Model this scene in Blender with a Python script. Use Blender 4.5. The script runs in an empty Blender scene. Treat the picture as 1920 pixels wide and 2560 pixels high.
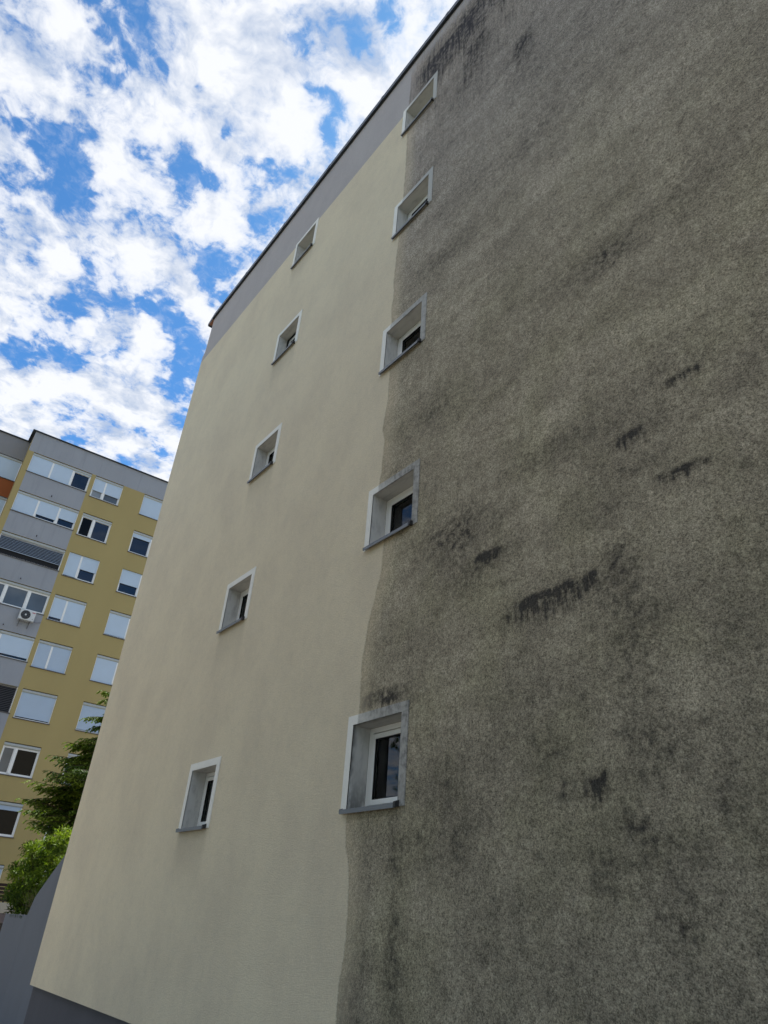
import bpy, bmesh, math, random
import numpy as np
from mathutils import Vector, Matrix, Quaternion
rnd = random.Random(7)
sc = bpy.context.scene
C = sc.collection

# ---------------------------------------------------------------- camera
cam_d = bpy.data.cameras.new('camera'); cam = bpy.data.objects.new('camera', cam_d); C.objects.link(cam)
R = ((0.616666, 0.784592, 0.064334), (0.376323, -0.365584, 0.851311), (-0.691451, 0.500764, 0.520703))
M = Matrix.Identity(4)
for i in range(3):
    M[i][0] = R[0][i]; M[i][1] = R[1][i]; M[i][2] = -R[2][i]
M[2][3] = 1.6
cam.matrix_world = M
cam_d.sensor_fit = 'VERTICAL'; cam_d.sensor_height = 32.0; cam_d.lens = 1714.06 / 2560 * 32
cam_d.clip_start = 0.05; cam_d.clip_end = 2000
sc.camera = cam

# ---------------------------------------------------------------- sun, sky, exposure
SUN_EL = 58.0
SUN_AZ = Vector((-0.62, 0.78))          # horizontal direction towards the sun
SUN_AZ.normalize()
sdir = Vector((SUN_AZ.x * math.cos(math.radians(SUN_EL)), SUN_AZ.y * math.cos(math.radians(SUN_EL)), math.sin(math.radians(SUN_EL))))
sl = bpy.data.lights.new('sun', 'SUN'); sl.energy = 4.5; sl.angle = math.radians(0.6); sl.color = (1.0, 0.95, 0.87)
so = bpy.data.objects.new('sun', sl); so.rotation_euler = (-sdir).to_track_quat('-Z', 'Y').to_euler(); C.objects.link(so)
sc.view_settings.view_transform = 'Standard'; sc.view_settings.look = 'None'
sc.view_settings.gamma = 1; sc.view_settings.exposure = 1.0
sc.view_settings.use_curve_mapping = False

sc.cycles.max_bounces = 8; sc.cycles.diffuse_bounces = 3; sc.cycles.glossy_bounces = 3
sc.cycles.use_adaptive_sampling = True; sc.cycles.adaptive_threshold = 0.02

class G:
    """small helper to write node maths"""
    def __init__(s, nt): s.nt = nt
    def n(s, t, **k):
        nd = s.nt.nodes.new(t)
        for a, b in k.items(): setattr(nd, a, b)
        return nd
    def put(s, sock, v):
        if isinstance(v, bpy.types.NodeSocket): s.nt.links.new(v, sock)
        else: sock.default_value = v
    def m(s, op, a, b=None, c=None, clamp=False):
        nd = s.n('ShaderNodeMath', operation=op, use_clamp=clamp)
        s.put(nd.inputs[0], a)
        if b is not None: s.put(nd.inputs[1], b)
        if c is not None: s.put(nd.inputs[2], c)
        return nd.outputs[0]
    def v(s, op, a, b=None, c=None, scale=None):
        nd = s.n('ShaderNodeVectorMath', operation=op)
        s.put(nd.inputs[0], a)
        if b is not None: s.put(nd.inputs[1], b)
        if c is not None: s.put(nd.inputs[2], c)
        if scale is not None: s.put(nd.inputs['Scale'], scale)
        return nd.outputs['Value' if op in ('LENGTH', 'DISTANCE', 'DOT_PRODUCT') else 'Vector']
    def step(s, x, a, b, lo=0.0, hi=1.0):
        nd = s.n('ShaderNodeMapRange', interpolation_type='SMOOTHSTEP')
        s.put(nd.inputs[0], x)
        for i, q in zip((1, 2, 3, 4), (a, b, lo, hi)): s.put(nd.inputs[i], q)
        return nd.outputs[0]
    def lin(s, x, a, b, lo=0.0, hi=1.0):
        nd = s.n('ShaderNodeMapRange'); s.put(nd.inputs[0], x)
        for i, q in zip((1, 2, 3, 4), (a, b, lo, hi)): s.put(nd.inputs[i], q)
        return nd.outputs[0]
    def noise(s, vec, scale, detail=4, rough=0.55, dist=0.0, col=False):
        nd = s.n('ShaderNodeTexNoise'); s.put(nd.inputs['Vector'], vec)
        s.put(nd.inputs['Scale'], scale); nd.inputs['Detail'].default_value = detail
        nd.inputs['Roughness'].default_value = rough; nd.inputs['Distortion'].default_value = dist
        return nd.outputs['Color' if col else 'Fac']
    def mix(s, f, a, b, mode='MIX'):
        nd = s.n('ShaderNodeMix', data_type='RGBA', blend_type=mode)
        s.put(nd.inputs[0], f)
        s.put(nd.inputs[6], a if isinstance(a, bpy.types.NodeSocket) else tuple(a) + (1,) * (4 - len(a)))
        s.put(nd.inputs[7], b if isinstance(b, bpy.types.NodeSocket) else tuple(b) + (1,) * (4 - len(b)))
        return nd.outputs[2]
    def xyz(s, vec):
        nd = s.n('ShaderNodeSeparateXYZ'); s.put(nd.inputs[0], vec); return nd.outputs
    def comb(s, x, y, z):
        nd = s.n('ShaderNodeCombineXYZ')
        for i, q in enumerate((x, y, z)): s.put(nd.inputs[i], q)
        return nd.outputs[0]

# cloud field: blue gaps and cloud masses as directions (x, y, z, angular radius)
GAPS = [(-0.593, 0.087, 0.801, 0.028), (-0.555, 0.057, 0.83, 0.017), (-0.633, -0.029, 0.773, 0.02), (-0.636, -0.053, 0.77, 0.016), (-0.689, -0.076, 0.72, 0.021), (-0.536, -0.036, 0.844, 0.012), (-0.551, -0.042, 0.833, 0.011), (-0.453, 0.187, 0.872, 0.018), (-0.423, 0.125, 0.898, 0.013), (-0.662, 0.001, 0.75, 0.017), (-0.555, 0.157, 0.817, 0.019), (-0.756, 0.034, 0.654, 0.017), (-0.713, 0.025, 0.701, 0.016), (-0.792, 0.046, 0.609, 0.017), (-0.647, 0.155, 0.747, 0.019), (-0.67, 0.181, 0.72, 0.016), (-0.72, 0.145, 0.679, 0.019), (-0.739, 0.193, 0.645, 0.023), (-0.72, 0.119, 0.684, 0.015), (-0.804, -0.009, 0.595, 0.014), (-0.722, 0.169, 0.671, 0.019), (-0.592, 0.022, 0.806, 0.013), (-0.375, 0.179, 0.91, 0.014), (-0.334, 0.197, 0.922, 0.014), (-0.529, 0.184, 0.828, 0.016), (-0.53, -0.074, 0.845, 0.009), (-0.817, 0.198, 0.541, 0.013), (-0.787, 0.204, 0.582, 0.019), (-0.524, 0.016, 0.852, 0.008), (-0.641, -0.085, 0.762, 0.009), (-0.447, 0.164, 0.879, 0.01), (-0.846, 0.096, 0.525, 0.013), (-0.536, 0.105, 0.837, 0.007), (-0.525, 0.064, 0.849, 0.007)]
CLOUDS = [(-0.596, -0.099, 0.797, 0.049), (-0.56, 0.006, 0.829, 0.025), (-0.508, 0.104, 0.855, 0.068), (-0.437, 0.09, 0.895, 0.051), (-0.612, 0.146, 0.777, 0.034), (-0.729, -0.03, 0.684, 0.055), (-0.681, 0.093, 0.727, 0.043), (-0.666, -0.037, 0.745, 0.024), (-0.617, 0.003, 0.787, 0.02), (-0.399, 0.205, 0.894, 0.05), (-0.538, -0.089, 0.838, 0.031), (-0.47, 0.031, 0.882, 0.039), (-0.562, 0.177, 0.808, 0.019), (-0.684, 0.145, 0.715, 0.025), (-0.806, 0.082, 0.587, 0.045), (-0.778, 0.13, 0.615, 0.034), (-0.833, 0.029, 0.553, 0.034), (-0.809, 0.18, 0.56, 0.019), (-0.833, 0.193, 0.519, 0.019), (-0.697, 0.184, 0.693, 0.019), (-0.645, 0.192, 0.74, 0.026), (-0.655, -0.094, 0.75, 0.018), (-0.716, 0.167, 0.678, 0.013), (-0.495, 0.216, 0.842, 0.019)]
# the far panes mirror clear blue sky, so it is clearer behind the viewer
BEHIND = [(0.84, 0.12, 0.52, 0.55), (0.75, 0.35, 0.55, 0.4)]
w = bpy.data.worlds.new('World'); sc.world = w; w.use_nodes = True
nt = w.node_tree; nt.nodes.clear(); g = G(nt)
sky = g.n('ShaderNodeTexSky', sky_type='NISHITA', sun_disc=False)
sky.sun_elevation = math.radians(SUN_EL)
sky.sun_rotation = math.atan2(SUN_AZ.x, SUN_AZ.y)
sky.altitude = 300; sky.air_density = 1.0; sky.dust_density = 0.4; sky.ozone_density = 2.0
gen = g.n('ShaderNodeTexCoord').outputs['Generated']
nrm = g.v('NORMALIZE', gen)
X, Y, Z = g.xyz(nrm)[:3]
zz = g.m('MAXIMUM', Z, 0.03)
P = g.comb(g.m('DIVIDE', X, zz), g.m('DIVIDE', Y, zz), 0.0)        # point on the flat cloud layer
wob = g.v('SUBTRACT', g.noise(P, 5.0, 4, 0.6, col=True), (0.5, 0.5, 0.5))
wob2 = g.v('SUBTRACT', g.noise(P, 16.0, 3, 0.6, col=True), (0.5, 0.5, 0.5))
dirw = g.v('ADD', g.v('ADD', nrm, g.v('SCALE', wob, scale=0.10)), g.v('SCALE', wob2, scale=0.05))
acc = None
for L, amp, kr in ((GAPS, -0.42, 2.0), (CLOUDS, 0.20, 1.6), (BEHIND, -0.40, 1.0)):
    for x, y, z, r in L:
        d = g.v('DISTANCE', dirw, (x, y, z))
        q = g.step(d, r * kr, 0.0, 0.0, amp)
        acc = q if acc is None else g.m('ADD', acc, q)
acc = g.m('MINIMUM', g.m('MAXIMUM', acc, -0.36), 0.2)
big = g.noise(P, 3.2, 3, 0.55, 0.3)
fine = g.noise(g.v('ADD', P, g.v('SCALE', wob, scale=0.1)), 9.0, 7, 0.6, 0.2)
wisp = g.noise(P, 34.0, 5, 0.65, 0.5)
mass0 = g.noise(P, 4.5, 3, 0.55)
def ctr(s_, k): return g.m('MULTIPLY', g.m('SUBTRACT', s_, 0.5), k)
dens = g.m('ADD', g.m('ADD', ctr(big, 0.9), ctr(fine, 2.1)), g.m('ADD', ctr(wisp, 0.75), 0.56))
dens = g.m('ADD', dens, acc)
cover = g.m('ADD', g.m('MULTIPLY', g.step(dens, 0.20, 0.85), 0.55), g.m('MULTIPLY', g.step(dens, 0.30, 0.58), 0.43))
cover = g.m('MAXIMUM', cover, g.m('MULTIPLY', g.step(g.m('ADD', wisp, ctr(mass0, 0.8)), 0.42, 0.75), 0.30))
cover = g.m('MULTIPLY', cover, g.step(Z, 0.0, 0.12))
# shading of the clouds: lighter towards the sun side, greyer where thick
Ps = g.v('ADD', P, (-0.045, 0.055, 0.0))
fs = g.noise(g.v('ADD', Ps, g.v('SCALE', wob, scale=0.1)), 9.0, 5, 0.6, 0.2)
lit = g.m('SUBTRACT', fine, fs)
thick = g.step(dens, 0.6, 1.1)
mass = g.noise(g.v('ADD', P, g.v('SCALE', wob, scale=0.15)), 6.0, 5, 0.6, 0.4)
shade = g.m('ADD', g.m('ADD', g.m('MULTIPLY', lit, 1.9), ctr(mass, 1.7)), g.m('SUBTRACT', 0.87, g.m('MULTIPLY', thick, 0.10)))
shade = g.m('ADD', shade, ctr(wisp, 0.55))
shade = g.m('MINIMUM', g.m('MAXIMUM', shade, 0.45), 1.0)
ccol = g.mix(g.lin(shade, 0.5, 1.0), (0.43, 0.50, 0.63), (0.77, 0.785, 0.815))
SKYK = 0.1
cl = g.v('SCALE', ccol, scale=0.64 / SKYK)
skc = g.v('MULTIPLY', sky.outputs[0], (0.31, 0.62, 0.84))
fin = g.mix(cover, skc, cl)
bg = g.n('ShaderNodeBackground'); g.put(bg.inputs[0], fin); bg.inputs[1].default_value = SKYK
out = g.n('ShaderNodeOutputWorld'); nt.links.new(bg.outputs[0], out.inputs[0])
w.cycles.sampling_method = 'MANUAL'; w.cycles.sample_map_resolution = 512

# ---------------------------------------------------------------- materials
def new_mat(name, rough=0.8, spec=0.3):
    m = bpy.data.materials.new(name); m.use_nodes = True
    nt = m.node_tree; b = nt.nodes['Principled BSDF']
    b.inputs['Roughness'].default_value = rough; b.inputs['Specular IOR Level'].default_value = spec
    return m, G(nt), b
def bump(g, b, h, strength, dist=0.01):
    nd = g.n('ShaderNodeBump'); nd.inputs['Strength'].default_value = strength; nd.inputs['Distance'].default_value = dist
    g.put(nd.inputs['Height'], h); g.put(b.inputs['Normal'], nd.outputs[0])
def simple(name, col, rough=0.6, spec=0.4, var=0.12, scale=3.0, grain=0.0, gs=80.0, metal=0.0, stretch=(1, 1, 0.35)):
    m, g, b = new_mat(name, rough, spec)
    pos = g.n('ShaderNodeTexCoord').outputs['Object']
    n1 = g.noise(g.v('MULTIPLY', pos, stretch), scale, 5, 0.6)
    f = g.m('ADD', 1.0 - var, g.m('MULTIPLY', n1, 2 * var))
    if grain:
        n2 = g.noise(pos, gs, 2, 0.6); f = g.m('MULTIPLY', f, g.m('ADD', 1.0 - grain, g.m('MULTIPLY', n2, 2 * grain)))
        bump(g, b, n2, 0.4, 0.004)
    g.put(b.inputs['Base Color'], g.v('SCALE', tuple(col), scale=f)); b.inputs['Metallic'].default_value = metal
    return m

# --- the gable wall: painted scraped render, half of it black with algae and soot
def z_curve(g, z, pts, z0, z1, v0, v1):
    nd = g.n('ShaderNodeFloatCurve'); c = nd.mapping.curves[0]
    nd.mapping.use_clip = False
    P_ = [((z - z0) / (z1 - z0), (v - v0) / (v1 - v0)) for z, v in pts]
    c.points[0].location = P_[0]; c.points[1].location = P_[-1]
    for p in P_[1:-1]: c.points.new(*p)
    nd.mapping.update()
    g.put(nd.inputs['Value'], g.lin(z, z0, z1)); return g.lin(nd.outputs[0], 0, 1, v0, v1)
BND = [(0, -5.73), (1.2, -5.73), (1.43, -5.69), (1.99, -5.72), (2.5, -5.83), (3.47, -5.76), (3.93, -5.79), (4.27, -5.76), (4.8, -5.63),
       (5.2, -5.56), (5.45, -5.56), (6.25, -5.74), (6.5, -5.72), (6.9, -5.71), (7.2, -5.76), (7.55, -5.71), (7.96, -5.71), (9.08, -5.77),
       (9.48, -5.79), (9.74, -5.77), (10.05, -5.80), (10.44, -5.79), (10.96, -5.76), (12.2, -5.73), (12.9, -5.73), (13.64, -5.75),
       (15.07, -5.79), (15.71, -5.78), (16.18, -5.78), (17, -5.76)]
# dark growth patches (x, z, half width, half height, amount); the growth follows where water clings
BLOBS = [(-2.55, 3.3, .26, .9, .38), (-4.45, 4.95, .6, .55, .42), (-2.4, 4.95, .5, .4, .3), (-1.4, 2.4, .6, .8, .3), (-4.2, 2.6, .6, .6, .25), (-2.0, 11.5, 1.2, .9, .2), (-3.2, 15.4, 2.2, .5, .35), (-3.93, 4.57, .28, .12, .8), (-4.28, 4.42, .22, .12, .55), (-4.35, 5.12, .5, .22, .65),
         (-3.65, 5.05, .3, .12, .5), (-2.65, 4.56, .14, .1, .8), (-2.6, 4.14, .07, .09, .9), (-3.12, 2.54, .24, .12, .95), (-2.94, 2.49, .08, .1, .7),
         (-3.35, 2.83, .14, .1, .6), (-3.85, 2.9, .16, .13, .5), (-4.29, 2.31, .1, .1, .8), (-4.72, 2.29, .2, .07, .7), (-2.73, 2.29, .1, .12, .8),
         (-2.61, 2.22, .09, .1, .8), (-2.95, 2.0, .12, .16, .75), (-2.5, 1.9, .3, .3, .6), (-2.07, 2.36, .14, .12, .6), (-2.46, 2.71, .3, .2, .4),
         (-2.55, 3.6, .26, .8, .45), 
         (-2.25, 7.2, .28, .16, .6), (-3.72, 10.31, .7, .35, .45), (-4.7, 9.5, .6, .3, .4), (-2.6, 10.3, .9, .3, .35), (-4.6, 6.85, .7, .3, .5), (-2.4, 7.27, .8, .25, .4),
         (-1.3, 7.5, .8, .25, .35), (-3.2, 5.38, .7, .16, .5), (-2.0, 5.55, .8, .14, .45), (-1.1, 5.2, .6, .2, .45), (-4.05, 13.6, .5, 1.0, .5), (-3.1, 12.2, .4, .8, .45),
         (-5.1, 2.3, .16, .24, .6), (-5.04, 1.7, .10, .55, .45), (-5.0, 1.1, .12, .5, .4), (-5.6, 1.05, .22, .25, .5), (-5.35, 3.56, .42, .09, .8), (-5.4, 6.38, .42, .10, .4),
         (-5.4, 9.2, .4, .12, .4), (-5.3, 12.1, .42, .12, .5), (-5.3, 15.2, .5, .5, .6), (-3.9, 15.1, 1.3, .7, .55), (-2.0, 14.8, 1.5, .8, .5), (-1.9, 1.1, .8, .6, .35), (-3.3, 3.2, .5, .25, .3),
         (-1.5, 3.4, .5, .5, .3), (-1.4, 4.3, .3, .3, .4), (-0.6, 5.4, .6, .3, .4)]
# run marks: a sharp upper edge with drips fading below (x, top z, half width, length, amount)
RUNS = [(-3.22, 4.05, .48, .34, .85), (-2.95, 4.07, .20, .30, .7), (-3.55, 3.98, .22, .2, .5), (-2.02, 4.62, .20, .16, .85), (-1.86, 4.60, .14, .12, .7), (-1.83, 5.43, .17, .16, .8),
        (-2.34, 5.14, .16, .20, .85), (-3.92, 4.66, .2, .18, .6), (-5.45, 3.66, .34, .22, .6), (-2.97, 2.56, .12, .16, .6), (-4.0, 14.4, .25, 1.2, .35), (-3.05, 12.9, .2, 1.0, .4), (-4.6, 15.6, .8, 1.5, .4)]
PALE = [(-5.27, 1.85, .16, .45, .9), (-2.8, 1.7, .12, .1, .7), (-2.3, 3.1, .3, .3, .5), (-1.52, 7.88, .25, .4, .6), (-3.1, 9.44, .3, .4, .5), (-3.9, 3.5, .6, .3, .4),
        (-3.0, 5.8, .8, .25, .5), (-2.0, 6.1, .8, .3, .5), (-4.3, 5.8, .5, .3, .4), (-5.4, 5.0, .3, .35, .7), (-5.4, 7.8, .32, .4, .5), (-5.4, 10.7, .35, .4, .55), (-5.35, 13.6, .35, .4, .7),
        (-3.3, 4.9, .6, .12, .4), (-1.6, 4.9, .5, .12, .45), (-3.9, 8.2, .8, .4, .4), (-1.8, 9.0, .7, .5, .3), (-4.3, 1.7, .5, .3, .3), (-3.0, 4.3, .5, .1, .3), (-1.2, 6.6, .6, .5, .4)]
RECT_A = {('A', 0): (-9.777, -8.832, 2.569), ('A', 1): (-9.765, -8.82, 5.398), ('A', 2): (-9.766, -8.821, 8.227), ('A', 3): (-9.769, -8.825, 11.068), ('A', 4): (-9.774, -8.829, 13.943)}
def wall_material(kind):
    """kind: 'wall' the rendered wall, 'trim' the painted surround and reveals"""
    m, g, b = new_mat('render_' + kind, 0.92, 0.12)
    pos = g.n('ShaderNodeNewGeometry').outputs['Position']
    x, y, z = g.xyz(pos)[:3]
    xz = g.comb(x, 0.0, z)
    n_mid = g.noise(xz, 2.2, 5, 0.6)
    n_fine = g.noise(xz, 14.0, 4, 0.65)
    streak = g.noise(g.comb(g.m('MULTIPLY', x, 9.0), 0.0, g.m('MULTIPLY', z, 0.8)), 1.6, 5, 0.6)
    streak2 = g.noise(g.comb(g.m('MULTIPLY', x, 26.0), 0.0, g.m('MULTIPLY', z, 2.4)), 1.0, 4, 0.65)
    grain = g.noise(g.comb(x, y, z), 110.0 if kind == 'wall' else 60.0, 2, 0.7)
    grain2 = g.noise(pos, 48.0, 2, 0.65)
    if kind == 'wall':
        paint = g.mix(g.step(z, 14.755, 14.765), (0.785, 0.685, 0.505), (0.50, 0.465, 0.455))
    else:
        paint = g.mix(0.0, (0.88, 0.86, 0.80), (0.6, 0.6, 0.6))
    soil = g.m('MULTIPLY', g.step(g.noise(g.comb(g.m('MULTIPLY', x, 1.0), 0.0, g.m('MULTIPLY', z, 0.80)), 0.9, 7, 0.68), 0.34, 0.72), 0.55)
    if kind == 'trim': soil = g.m('MULTIPLY', soil, 0.0)
    paint = g.mix(soil, paint, g.mix(1.0, paint, (0.80, 0.79, 0.82), 'MULTIPLY'))
    fl = g.m('MULTIPLY', g.step(g.noise(xz, 7.0, 6, 0.7), 0.45, 0.8), 0.12)
    paint = g.mix(fl, paint, (0.30, 0.29, 0.25))
    sd = None
    for (cc, kk), r_ in sorted(RECT_A.items()):
        q = g.m('MULTIPLY', g.step(g.m('ABSOLUTE', g.m('SUBTRACT', x, (r_[0] + r_[1]) / 2)), 0.50, 0.36), g.m('MULTIPLY', g.step(z, r_[2] + 0.03, r_[2] - 0.01), g.step(g.m('ADD', z, g.m('MULTIPLY', streak2, 0.5)), r_[2] - 0.55, r_[2] + 0.25)))
        sd = q if sd is None else g.m('MAXIMUM', sd, q)
    paint = g.mix(g.m('MULTIPLY', sd, 0.22), paint, (0.22, 0.20, 0.16))
    # a few tiny specks
    specks = g.m('MULTIPLY', g.step(g.noise(g.comb(x, 0.0, g.m('MULTIPLY', z, 0.6)), 17.0, 3, 0.7), 0.72, 0.80), 0.35)
    paint = g.mix(specks, paint, (0.24, 0.23, 0.20))
    # where the dirt begins
    bx = z_curve(g, z, BND, 0, 17, -6.2, -5.2)
    wig = g.m('MULTIPLY', g.m('SUBTRACT', g.noise(xz, 6.0, 5, 0.65), 0.5), 0.07)
    wig = g.m('ADD', wig, g.m('MULTIPLY', g.m('SUBTRACT', g.noise(pos, 60.0, 2, 0.7), 0.5), 0.05))
    e = g.m('SUBTRACT', g.m('ADD', x, wig), bx)
    edge = g.m('ADD', g.m('MULTIPLY', g.step(e, -0.010, 0.022), 0.62), g.m('MULTIPLY', g.step(e, 0.0, 0.35), 0.38))
    # rain-sheltered strip under the coping
    top = g.m('ADD', z, g.m('ADD', g.m('MULTIPLY', g.m('SUBTRACT', streak, 0.5), 0.9), g.m('MULTIPLY', g.m('SUBTRACT', streak2, 0.5), 0.5)))
    edge = g.m('MULTIPLY', edge, g.step(top, 16.42, 15.85))
    # patches
    wv = g.v('SUBTRACT', g.noise(xz, 3.2, 4, 0.65, col=True), (0.5, 0.5, 0.5))
    wv2 = g.v('SUBTRACT', g.noise(xz, 18.0, 3, 0.65, col=True), (0.5, 0.5, 0.5))
    drip = g.comb(0.0, 0.0, g.m('MULTIPLY', g.m('SUBTRACT', streak2, 0.38), 0.32))
    wp = g.v('ADD', g.v('ADD', g.v('ADD', g.comb(x, 0.0, z), g.v('SCALE', wv, scale=0.42)), g.v('SCALE', wv2, scale=0.16)), drip)
    def patches(L):
        a = None
        for px, pz, rx, rz, am in L:
            if rx * rz < 0.035: am *= 0.66; rx *= 1.15; rz *= 1.25
            sc_ = (1 / (rx * 1.5), 0.0, 1 / (rz * 1.5))
            q = g.v('MULTIPLY_ADD', wp, sc_, (-px * sc_[0], 0.0, -pz * sc_[2]))
            q = g.m('MULTIPLY', g.step(g.v('LENGTH', q), 1.0, 0.1), am)
            a = q if a is None else g.m('ADD', a, q)
        return a
    dk = g.m('MULTIPLY', patches(BLOBS), g.m('ADD', 0.35, g.m('MULTIPLY', g.step(n_fine, 0.32, 0.68), 0.95))); pl = patches(PALE)
    rn = None
    zr = g.m('ADD', z, g.m('MULTIPLY', g.m('SUBTRACT', n_fine, 0.5), 0.10))
    for px, pz, rx, ln, am in RUNS:
        u = g.step(g.m('ABSOLUTE', g.m('ADD', g.m('ADD', x, g.m('MULTIPLY', g.m('SUBTRACT', n_mid, 0.5), 0.2)), -px)), rx * 1.15, rx * 0.55)
        vv = g.m('SUBTRACT', pz, zr)
        q = g.m('MULTIPLY', g.m('MULTIPLY', u, g.step(vv, -0.03, 0.05)), g.m('MULTIPLY', g.step(g.m('SUBTRACT', vv, g.m('MULTIPLY', g.m('SUBTRACT', streak2, 0.5), ln * 1.6)), ln, 0.0), am))
        rn = q if rn is None else g.m('MAXIMUM', rn, q)
    rn = g.m('MULTIPLY', rn, g.m('MULTIPLY', g.m('ADD', 0.45, streak2), g.m('ADD', 0.35, g.m('MULTIPLY', g.step(g.noise(xz, 11.0, 5, 0.75), 0.34, 0.58), 0.85))))
    dk = g.m('ADD', dk, g.m('MULTIPLY', rn, 2.1))
    slab = g.noise(g.comb(g.m('MULTIPLY', x, 0.7), 0.0, g.m('MULTIPLY', z, 1.3)), 1.4, 6, 0.64, 0.3)       # growth lies in level bands
    top_s = g.m('MULTIPLY', g.step(z, 11.5, 15.5), g.step(streak, 0.45, 0.7))
    blot = g.step(g.noise(xz, 5.5, 6, 0.68), 0.50, 0.72)
    lvl = g.m('ADD', g.m('ADD', g.m('MULTIPLY', g.step(slab, 0.30, 0.70), 0.34), g.m('MULTIPLY', blot, 0.24)), g.m('MULTIPLY', n_mid, 0.20))
    lvl = g.m('ADD', lvl, g.m('MULTIPLY', top_s, 0.55)); lvl = g.m('ADD', lvl, g.step(z, 4.6, 1.8, 0.0, 0.13))
    lvl = g.m('SUBTRACT', g.m('ADD', lvl, g.m('MULTIPLY', dk, 0.50)), g.m('MULTIPLY', pl, 0.26))
    lvl = g.m('ADD', lvl, g.m('ADD', g.m('MULTIPLY', g.m('SUBTRACT', n_fine, 0.5), 0.55), g.m('MULTIPLY', g.m('SUBTRACT', g.noise(g.comb(g.m('MULTIPLY', x, 1.3), 0.0, z), 7.0, 7, 0.75), 0.5), 0.75)))
    trail = g.noise(g.comb(g.m('MULTIPLY', x, 7.0), 0.0, g.m('MULTIPLY', z, 0.35)), 1.3, 6, 0.7)
    lvl = g.m('ADD', lvl, g.m('MULTIPLY', g.m('SUBTRACT', trail, 0.5), 0.40))
    if kind == 'wall':
        ramp = g.n('ShaderNodeValToRGB'); cr = ramp.color_ramp
        cr.elements[0].position = 0.0; cr.elements[0].color = DIRT0
        cr.elements[1].position = 1.0; cr.elements[1].color = DIRT4
        for p_, c_ in ((0.28, DIRT1), (0.55, DIRT2), (0.8, DIRT3)):
            el = cr.elements.new(p_); el.color = c_
        g.put(ramp.inputs[0], lvl); dirt = ramp.outputs[0]
        green = g.step(g.noise(xz, 1.1, 4, 0.6), 0.42, 0.66)
        green = g.m('MULTIPLY', green, g.step(z, 12.0, 4.0, 0.05, 0.4)); dirt = g.mix(green, dirt, g.mix(1.0, dirt, (0.95, 1.0, 0.84), 'MULTIPLY'))
        dirt = g.mix(g.step(z, 7.0, 13.5, 0.0, 0.8), dirt, g.mix(1.0, dirt, (0.93, 0.93, 1.12), 'MULTIPLY'))
        rusty = g.m('MULTIPLY', g.step(e, 0.30, 0.0), 0.55)
        dirt = g.mix(rusty, dirt, g.mix(1.0, dirt, (1.22, 1.10, 0.98), 'MULTIPLY'))
        rim = g.m('MULTIPLY', g.m('MULTIPLY', g.step(e, -0.004, 0.008), g.step(e, 0.045, 0.010)), 0.30)
        dirt = g.mix(rim, dirt, (0.16, 0.125, 0.08))
        gs = g.m('MULTIPLY', g.m('SUBTRACT', g.m('ADD', g.m('MULTIPLY', grain, 0.65), g.m('MULTIPLY', grain2, 0.35)), 0.5), 4.5)
        dirt = g.v('SCALE', dirt, scale=g.m('MAXIMUM', g.m('ADD', 1.0, gs), 0.32))
        edge = g.m('MULTIPLY', edge, 0.97)
    else:
        dirt = g.mix(g.step(g.m('ADD', n_fine, g.m('MULTIPLY', streak2, 0.4)), 0.55, 0.95), (0.40, 0.385, 0.36), (0.12, 0.12, 0.115))
        dirt = g.mix(g.step(z, 5.5, 13.0), dirt, (0.46, 0.455, 0.43))
        edge = g.m('MULTIPLY', g.m('MULTIPLY', edge, g.step(y, 4.5, 4.06, 0.25, 1.0)), 0.9)
    pgr = g.m('ADD', 1.0, g.m('MULTIPLY', g.m('SUBTRACT', grain, 0.5), 0.55 if kind == 'wall' else 0.12))
    paint = g.v('SCALE', paint, scale=pgr)
    g.put(b.inputs['Base Color'], g.mix(edge, paint, dirt))
    if kind == 'wall': bump(g, b, g.m('ADD', grain, g.m('MULTIPLY', grain2, 0.6)), 0.55, 0.012)
    return m
DIRT0 = (0.460, 0.402, 0.300, 1); DIRT1 = (0.346, 0.300, 0.222, 1); DIRT2 = (0.246, 0.214, 0.160, 1); DIRT3 = (0.140, 0.122, 0.094, 1); DIRT4 = (0.048, 0.044, 0.042, 1)
M_WALL = wall_material('wall'); M_TRIM = wall_material('trim')

def reveal_material(name, dirty):
    m, g, b = new_mat(name, 0.9, 0.15)
    pos = g.n('ShaderNodeNewGeometry').outputs['Position']; x, y, z = g.xyz(pos)[:3]
    n = g.noise(g.comb(x, g.m('MULTIPLY', y, 3.0), g.m('MULTIPLY', z, 1.2)), 4.0, 6, 0.65)
    c = g.mix(g.step(n, 0.45, 0.75), (0.66, 0.64, 0.60), (0.48, 0.465, 0.44))
    if dirty:
        low = g.step(g.m('ADD', z, g.m('MULTIPLY', n, 0.5)), 3.35, 2.75)
        front = g.step(g.m('ADD', y, g.m('MULTIPLY', n, 0.05)), 4.15, 4.07)
        d = g.m('MAXIMUM', low, front)
        d = g.m('MULTIPLY', d, g.step(n, 0.30, 0.60))
        c = g.mix(g.m('MULTIPLY', d, 0.8), c, (0.07, 0.07, 0.062))
    g.put(b.inputs['Base Color'], c); return m
M_REV = reveal_material('reveal_clean', False); M_REVD = reveal_material('reveal_mould', True)
M_PLINTH = simple('plinth', (0.115, 0.112, 0.125), 0.9, 0.2, 0.15, 3.0, 0.30, 70.0)
M_COPING = simple('coping_sheet', (0.024, 0.030, 0.038), 0.45, 0.5)
M_COPPER = simple('bare_sheet', (0.22, 0.10, 0.06), 0.6, 0.4)
M_SILL = simple('sill_sheet', (0.17, 0.18, 0.19), 0.45, 0.5, 0.1)
M_SILLCAP = simple('sill_end', (0.03, 0.03, 0.032), 0.5, 0.4)
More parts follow.
